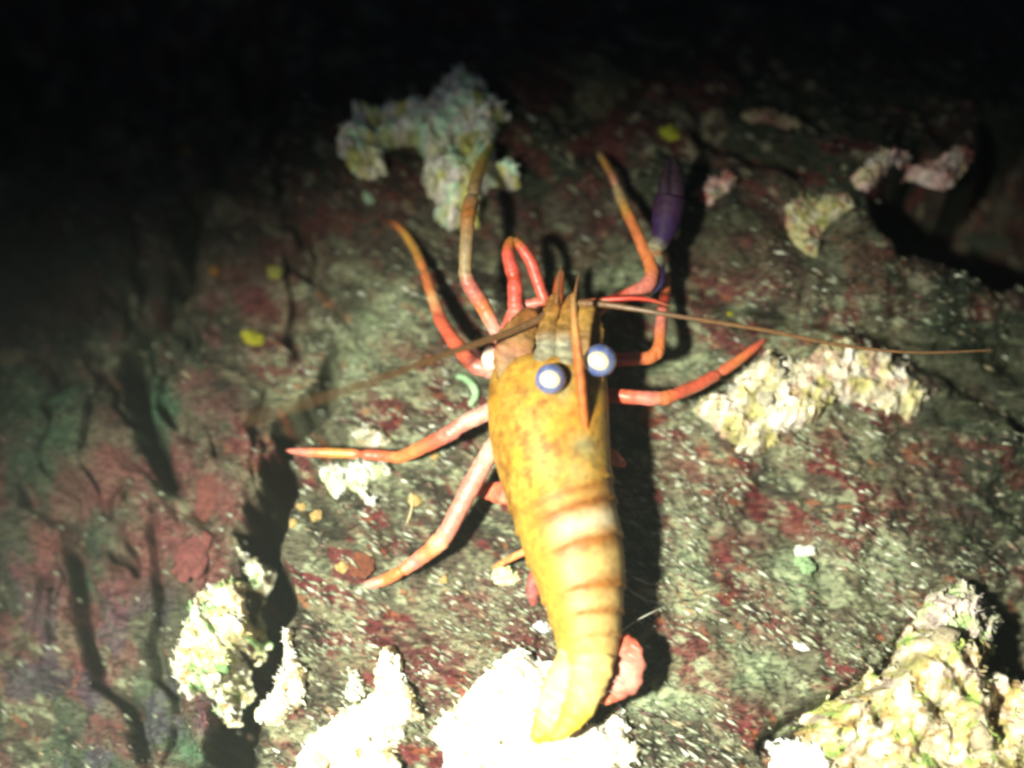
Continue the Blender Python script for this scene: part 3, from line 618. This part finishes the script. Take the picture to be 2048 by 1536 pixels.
leg([(1175, 640, 144, 12, BRN), (1210, 608, 151, 12, DRED), (1245, 595, 154, 13, RED), (1275, 583, 154, 15, PNK), (1298, 568, 152, 15, PNK), (1305, 545, 151, 14, ORG), (1298, 520, 148, 13, ORG), (1280, 480, 141, 12, ORG), (1262, 440, 129, 11, ORG), (1254, 425, 123, 11, YEL), (1240, 390, 100, 10.5, TAN), (1232, 372, 87, 9, TAN)],
    [(1234, 376, 90, 8.5, (.34, .16, .08)), (1224, 350, 95, 8, (.34, .14, .07)), (1210, 326, 66, 7, YEL), (1196, 306, 46, 4, (.36, .34, .14))], 'orange pincer leg with a tufted tip', seed=7)
# purple claw
PUR = (.026, .009, .052); PURB = (.032, .011, .036); PBR = (.022, .011, .018)
cl = part('claw', tube('claw', [(1288, 606, 127, 7, RED), (1290, 592, 130, 13, (.34, .29, .17)), (1305, 578, 131, 10, (.05, .05, .14)), (1318, 560, 132, 14, PUR), (1316, 540, 135, 14, PUR), (1312, 522, 138, 17, (.22, .22, .13)), (1308, 508, 142, 18, (.26, .09, .03)), (1310, 496, 146, 17, (.22, .20, .12)), (1322, 478, 151, 20, PUR), (1330, 450, 159, 27, PUR), (1336, 420, 168, 31, PURB), (1342, 390, 176, 31, PURB)], seed=8), M_CLAW)
cl['label'] = 'dark purple claw with a cream and orange banded wrist'
keep_sub(cl, 'fixed_finger', tube('fixed_finger', [(1350, 400, 174, 18, PURB), (1352, 365, 181, 17, PBR), (1350, 335, 184, 12, PBR), (1344, 312, 186, 5, PBR)], seed=9), M_CLAW)
keep_sub(cl, 'moving_finger', tube('moving_finger', [(1332, 398, 174, 15, PURB), (1330, 368, 182, 14, PBR), (1334, 340, 187, 9, PBR), (1342, 316, 188, 4, PBR)], seed=10), M_CLAW)
# third maxillipeds, folded like an arch in front of the face
HOT = (.64, .10, .07)
def mx(pts, seed): return part('maxilliped', tube('maxilliped', pts, seed=seed), M_LEG)
mx([(1010, 668, 159, 14, PNK), (1026, 642, 171, 19, HOT), (1032, 622, 177, 17, PNK), (1030, 605, 182, 14, HOT), (1030, 575, 187, 15, HOT), (1028, 556, 190, 13, (.45, .05, .02)), (1024, 540, 192, 14, HOT), (1016, 510, 196, 12, HOT), (1018, 488, 198, 10, (.40, .13, .02)), (1026, 474, 198, 5, BRN)], 11)
mx([(1040, 612, 159, 10, PNK), (1072, 606, 165, 11, PNK), (1088, 602, 168, 10, RED), (1081, 580, 174, 11, HOT), (1072, 552, 180, 12, HOT), (1062, 524, 187, 12, HOT), (1048, 502, 193, 11, HOT), (1036, 486, 196, 9, (.42, .12, .02)), (1028, 476, 198, 5, BRN)], 12)
mx([(1120, 625, 156, 10, BRN), (1116, 590, 163, 11, (.30, .06, .02)), (1119, 562, 167, 9, (.32, .07, .02)), (1124, 540, 168, 5, BRN)], 13)
# antennal scales, bases and flagella
SC = (.20, .105, .032); SCG = (.17, .15, .09)
def plate(name, pts, flat, seed, label=None, mat=None):
    o = part(name, tube(name, pts, 18, 9, flat, seed=seed, jitter=.10, mott=.85), mat or M_BODY)
    if label: o['label'] = label
    return o
plate('antennal_scale', [(1036, 770, 226, 30, (.30, .15, .02)), (1024, 738, 240, 32, SC), (1026, 705, 246, 34, (.27, .12, .06)), (1036, 672, 246, 34, SC), (1050, 645, 244, 26, (.20, .08, .02)), (1068, 618, 240, 11, (.22, .08, .02))], .3, 21)
plate('antennal_scale', [(1182, 775, 224, 24, (.26, .14, .02)), (1180, 735, 238, 28, (.24, .13, .03)), (1176, 690, 244, 30, SC), (1174, 655, 244, 30, (.24, .13, .03)), (1168, 625, 242, 24, (.28, .15, .03)), (1158, 598, 238, 10, SC)], .3, 22)
for k, (x0, x1) in enumerate(((1085, 1095), (1128, 1130))):
    plate('antenna_base', [(x0, 790, 246, 20, (.26, .15, .02)), (x0+3, 755, 256, 22, SC), (x0+4, 725, 260, 24, SCG), (x1, 695, 260, 20, (.23, .22, .16)), (x1, 668, 258, 23, SC), (x1+4, 640, 254, 15, (.27, .14, .03)), (x1+10, 615, 250, 16, (.24, .10, .02)), (x1+16, 588, 246, 7, BRN)], .7, 23+k)
part('mouth_spine', tube('mouth_spine', [(1040, 668, 232, 7, (.06, .03, .015)), (1052, 656, 240, 13, (.05, .025, .012)), (1068, 650, 242, 8, (.07, .04, .02))], seed=29), M_LEG)
part('mouth_spine', tube('mouth_spine', [(995, 720, 205, 10, PALE), (1000, 700, 215, 10, HOT), (1004, 676, 222, 9, HOT), (1006, 662, 224, 5, RED)], seed=30), M_LEG)
part('mouth_spine', tube('mouth_spine', [(985, 742, 180, 12, PALE), (980, 716, 192, 17, (.78, .66, .55)), (988, 694, 198, 11, PALE)], seed=36), M_LEG)
FL = (.17, .09, .04)
part('antenna', tube('antenna', [(1112, 612, 240, 8, FL), (1078, 638, 258, 8, FL), (1030, 660, 285, 7, FL), (960, 685, 330, 6.5, FL), (880, 712, 400, 5.5, FL), (780, 750, 500, 5, FL), (680, 785, 600, 4.5, FL), (590, 812, 690, 4, FL), (480, 842, 800, 2.5, FL)], 10, 10, seed=31), M_LEG)
part('antenna', tube('antenna', [(1140, 606, 236, 8, FL), (1200, 608, 262, 6.5, FL), (1270, 618, 280, 5.2, (.15, .085, .045)), (1340, 630, 285, 4.4, (.15, .085, .045)), (1430, 644, 275, 3.8, FL), (1540, 662, 250, 4, FL), (1680, 690, 215, 3.4, FL), (1830, 705, 180, 2.6, FL), (1990, 700, 150, 1.6, FL)], 10, 10, seed=32), M_LEG)
part('antenna', tube('antenna', [(1150, 606, 236, 6, FL), (1230, 598, 258, 5, DRED), (1290, 598, 262, 4, DRED), (1340, 612, 255, 2.5, FL)], 8, 9, seed=33), M_LEG)
for k, (x0, x1, y1, hb) in enumerate(((1112, 1122, 530, 320), (1146, 1158, 545, 310))):
    part('antennule', tube('antennule', [(x0, 612, 250, 5, BRN), ((x0*2+x1)/3, 612-(612-y1)*.35, 250+(hb-250)*.4, 3.6, (.20, .09, .03)), ((x0+2*x1)/3, 612-(612-y1)*.7, 250+(hb-250)*.75, 2.6, (.14, .07, .03)), (x1, y1, hb, 1, (.10, .06, .03))], 7, 7, seed=120+k), M_BODY)
# rostrum between the eyes, rising towards the viewer
part('rostrum', tube('rostrum', [(1172, 880, 246, 7.0, (.48, .24, .04)), (1168, 840, 268, 9.4, (.40, .10, .02)), (1164, 795, 293, 9.8, (.40, .10, .02)), (1160, 750, 311, 9.4, (.42, .10, .02)), (1155, 705, 332, 9.0, (.42, .11, .025)), (1151, 665, 346, 7.8, (.40, .18, .045)), (1148, 625, 360, 6.2, (.32, .17, .05)), (1146, 585, 374, 3.1, (.28, .15, .05))], 12, 10, 1.5, seed=34), M_BODY)
ro = [o for o in prawn.children if o.name.startswith('rostrum')][0]
for k, (x, y, h) in enumerate(((1169, 812, 298), (1166, 780, 310), (1163, 750, 324), (1160, 722, 340), (1157, 696, 347), (1154, 668, 357), (1151, 640, 365))):
    keep_sub(ro, 'tooth', tube('tooth', [(x, y, h-9, 5, (.46, .14, .03)), (x-1, y-8, h-1, 3.6, (.46, .14, .03)), (x-2, y-17, h+5, 1.2, (.40, .16, .05))], 7, 4, seed=70+k), M_BODY)
# eyes
def eye_mat():
    a = N('eye_material'); b = a.b
    tc = a.n('ShaderNodeTexCoord').outputs['Object']
    a.l(a.ramp(a.noise(tc, 900, 2), [(.4, (.06, .085, .24)), (.6, (.12, .16, .31))]), b.inputs['Base Color'])
    b.inputs['Roughness'].default_value = .3; b.inputs['Coat Weight'].default_value = .6; b.inputs['Coat Roughness'].default_value = .1
    b.inputs['Subsurface Weight'].default_value = .3; b.inputs['Subsurface Scale'].default_value = .001
    return a.m
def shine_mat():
    m = mat_vcol('painted_eyeshine_material', .4, .0, .001, .25, 900, 0, 0, .5, .4)  # colours the painted eyeshine cap
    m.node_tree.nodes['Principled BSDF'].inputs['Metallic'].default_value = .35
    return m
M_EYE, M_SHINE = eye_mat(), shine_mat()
for k, (px, py, h, r, st) in enumerate(((1101, 758, 300, 28, (1122, 742)), (1200, 721, 290, 30, (1180, 728)))):
    p = at(px, py, h)
    bm = bmesh.new(); bmesh.ops.create_uvsphere(bm, u_segments=36, v_segments=24, radius=r*U)
    me = bpy.data.meshes.new('eye'); bm.to_mesh(me); bm.free(); me.polygons.foreach_set('use_smooth', np.ones(len(me.polygons), bool))
    me.transform(Matrix.Translation(p)); e = part('eye', me, M_EYE)
    # torch eyeshine painted as a pale cap on the side facing torch and viewer
    d = ((CP-p).normalized()*1.15+(LP-p).normalized()).normalized()
    d = (d+RIGHT*(.12 if k == 0 else .05)).normalized()
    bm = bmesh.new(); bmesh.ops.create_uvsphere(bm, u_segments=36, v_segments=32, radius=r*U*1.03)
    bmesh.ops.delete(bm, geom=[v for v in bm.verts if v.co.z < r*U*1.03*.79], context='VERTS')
    me = bpy.data.meshes.new('painted_eyeshine'); bm.to_mesh(me); bm.free(); me.polygons.foreach_set('use_smooth', np.ones(len(me.polygons), bool))
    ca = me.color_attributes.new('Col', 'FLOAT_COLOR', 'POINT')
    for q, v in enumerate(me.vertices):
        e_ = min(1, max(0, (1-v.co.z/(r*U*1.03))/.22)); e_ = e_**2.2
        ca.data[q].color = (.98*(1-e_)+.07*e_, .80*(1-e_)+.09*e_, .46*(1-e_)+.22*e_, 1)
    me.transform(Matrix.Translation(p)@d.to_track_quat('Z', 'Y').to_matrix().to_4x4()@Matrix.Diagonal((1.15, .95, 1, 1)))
    keep_sub(e, 'painted_eyeshine', me, M_SHINE)
    keep_sub(e, 'eyestalk', tube('eyestalk', [(st[0], st[1], h-70, 12, SC), ((px+st[0])/2, (py+st[1])/2, h-35, 15, SCG), (px, py, h-8, 21, (.2, .2, .2))], seed=40+k))
# tail fan and swimming legs
TY = (.40, .285, .095); TYB = (.42, .28, .022)
plate('tail_plate', [(1165, 1300, 150, 40, TY), (1150, 1345, 136, 44, TY), (1128, 1390, 122, 42, (.45, .33, .12)), (1106, 1430, 112, 34, (.46, .34, .14)), (1086, 1460, 104, 24, TYB), (1066, 1482, 98, 9, TYB)], .28, 51, 'yellow left blade of the tail fan')
plate('telson', [(1190, 1300, 165, 34, TY), (1182, 1345, 155, 36, TY), (1168, 1390, 140, 32, TY), (1148, 1430, 128, 26, TYB), (1124, 1462, 118, 15, TYB), (1104, 1478, 114, 6, TYB)], .4, 52)
PU = (.42, .085, .05); PUI = (.46, .16, .12)
plate('tail_plate', [(1228, 1270, 112, 14, (.40, .04, .02)), (1242, 1294, 112, 30, PU), (1249, 1326, 108, 40, PUI), (1237, 1358, 104, 40, PUI), (1215, 1382, 100, 25, PU), (1195, 1402, 98, 10, (.55, .14, .06))], .4, 53, 'rounded pink right blade of the tail fan')
fan = [o for o in prawn.children if o.name.startswith('tail_plate')][-1]
for k in range(7):
    f = (k+.6*((k*37)%5)/5)/7; x = 1262-62*f**1.5; y = 1290+100*f; h = 128-8*f
    keep_sub(fan, 'bristle', tube('bristle', [(x, y, h+6, .8, (.7, .5, .42)), (x+12+k, y+7, h, .8, (.7, .5, .42)), (x+24+2*k, y+15, h-18, .5, (.7, .55, .45))], 5, 4, seed=90+k))
for part_o, ends in (([o for o in prawn.children if o.name.startswith('tail_plate')][0], [(1058, 1478), (1066, 1486), (1076, 1482), (1054, 1466), (1052, 1452), (1088, 1476)]), ([o for o in prawn.children if o.name.startswith('telson')][0], [(1100, 1480), (1112, 1478), (1128, 1468), (1142, 1456), (1158, 1440), (1172, 1422)])):
    for k, (x, y) in enumerate(ends):
        keep_sub(part_o, 'bristle', tube('bristle', [(x+4, y-10, 118, 1.6, TYB), (x, y+2, 110, 1.3, TYB), (x-4, y+15, 98, .7, (.6, .5, .2))], 5, 4, seed=140+k))
plate('swimming_leg', [(1040, 990, 90, 22, PNK), (1005, 985, 80, 22, RED), (975, 982, 66, 18, RED), (950, 978, 52, 8, RED)], .5, 54)
plate('swimming_leg', [(1062, 1098, 80, 9, ORG), (1035, 1110, 70, 7, ORG), (1008, 1124, 54, 6, ORG), (985, 1136, 40, 3, ORG)], .7, 55)
plate('swimming_leg', [(1085, 1140, 80, 20, (.22, .05, .04)), (1070, 1168, 68, 16, (.20, .045, .04)), (1066, 1192, 58, 12, (.2, .05, .045)), (1068, 1212, 48, 5, (.2, .05, .045))], .5, 56)
plate('swimming_leg', [(1205, 905, 90, 14, DRED), (1225, 915, 82, 15, RED), (1240, 924, 72, 11, RED), (1252, 931, 66, 4, RED)], .6, 57)

# ------------------------------------------------------------------ worm and stray filaments
def loose(name, label, cat, pts, mat, seed=0, segs=9):
    return tag(link(name, tube(name, pts, segs, 9, seed=seed), mat), label, cat)
GW = (.26, .42, .24)
loose('green_worm', 'curled mint green worm tube beside the prawn carapace', 'worm tube', [(912, 752, hs(912, 752)+5, 6, GW), (932, 758, hs(932, 758)+9, 7.5, GW), (948, 776, hs(948, 776)+9, 8, (.30, .5, .28)), (950, 794, hs(950, 794)+9, 7.5, GW), (938, 812, hs(938, 812)+5, 4, GW)], M_SOFT, 61)
loose('filament', 'fine pale thread crossing the shadow beside the tail', 'thread', [(1238, 1265, 95, 1.4, (.4, .4, .34)), (1275, 1240, 70, 1.3, (.4, .4, .34)), (1310, 1222, 45, 1.2, (.4, .4, .34)), (1345, 1205, hs(1345, 1205)+3, 1, (.4, .4, .34))], M_SILT, 62, 6)
loose('filament', 'thin tan thread on the rock between the two left legs', 'thread', [(822, 985, hs(822, 985)+8, 2.4, (.4, .33, .18)), (824, 1010, hs(824, 1010)+10, 2.2, (.4, .33, .18)), (820, 1030, hs(820, 1030)+10, 2, (.4, .33, .18)), (812, 1050, hs(812, 1050)+4, 1.2, (.4, .33, .18))], M_SILT, 63, 6)

# ------------------------------------------------------------------ silty water in the torch beam
bm = bmesh.new(); bmesh.ops.create_cube(bm, size=1)
me = bpy.data.meshes.new('haze'); bm.to_mesh(me); bm.free()
lo = np.array([WX.min()-.05, WY.min()-.05, H.min()*U-1.0]); hi = np.array([WX.max()+.05, WY.max()+.05, max(CP.z, LP.z)+.02])
me.transform(Matrix.Translation(Vector((lo+hi)/2)) @ Matrix.Diagonal((*(hi-lo), 1)))
hz_m = bpy.data.materials.new('haze_material'); hz_m.use_nodes = True; t = hz_m.node_tree
t.nodes.remove(t.nodes['Principled BSDF'])
pv = t.nodes.new('ShaderNodeVolumePrincipled'); pv.inputs['Color'].default_value = (.80, .92, .86, 1); pv.inputs['Density'].default_value = .055; pv.inputs['Anisotropy'].default_value = 0
t.links.new(pv.outputs[0], t.nodes['Material Output'].inputs['Volume'])
hz = link('haze', me, hz_m); tag(hz, 'faintly silty water veiling the torch beam', None, kind='stuff')
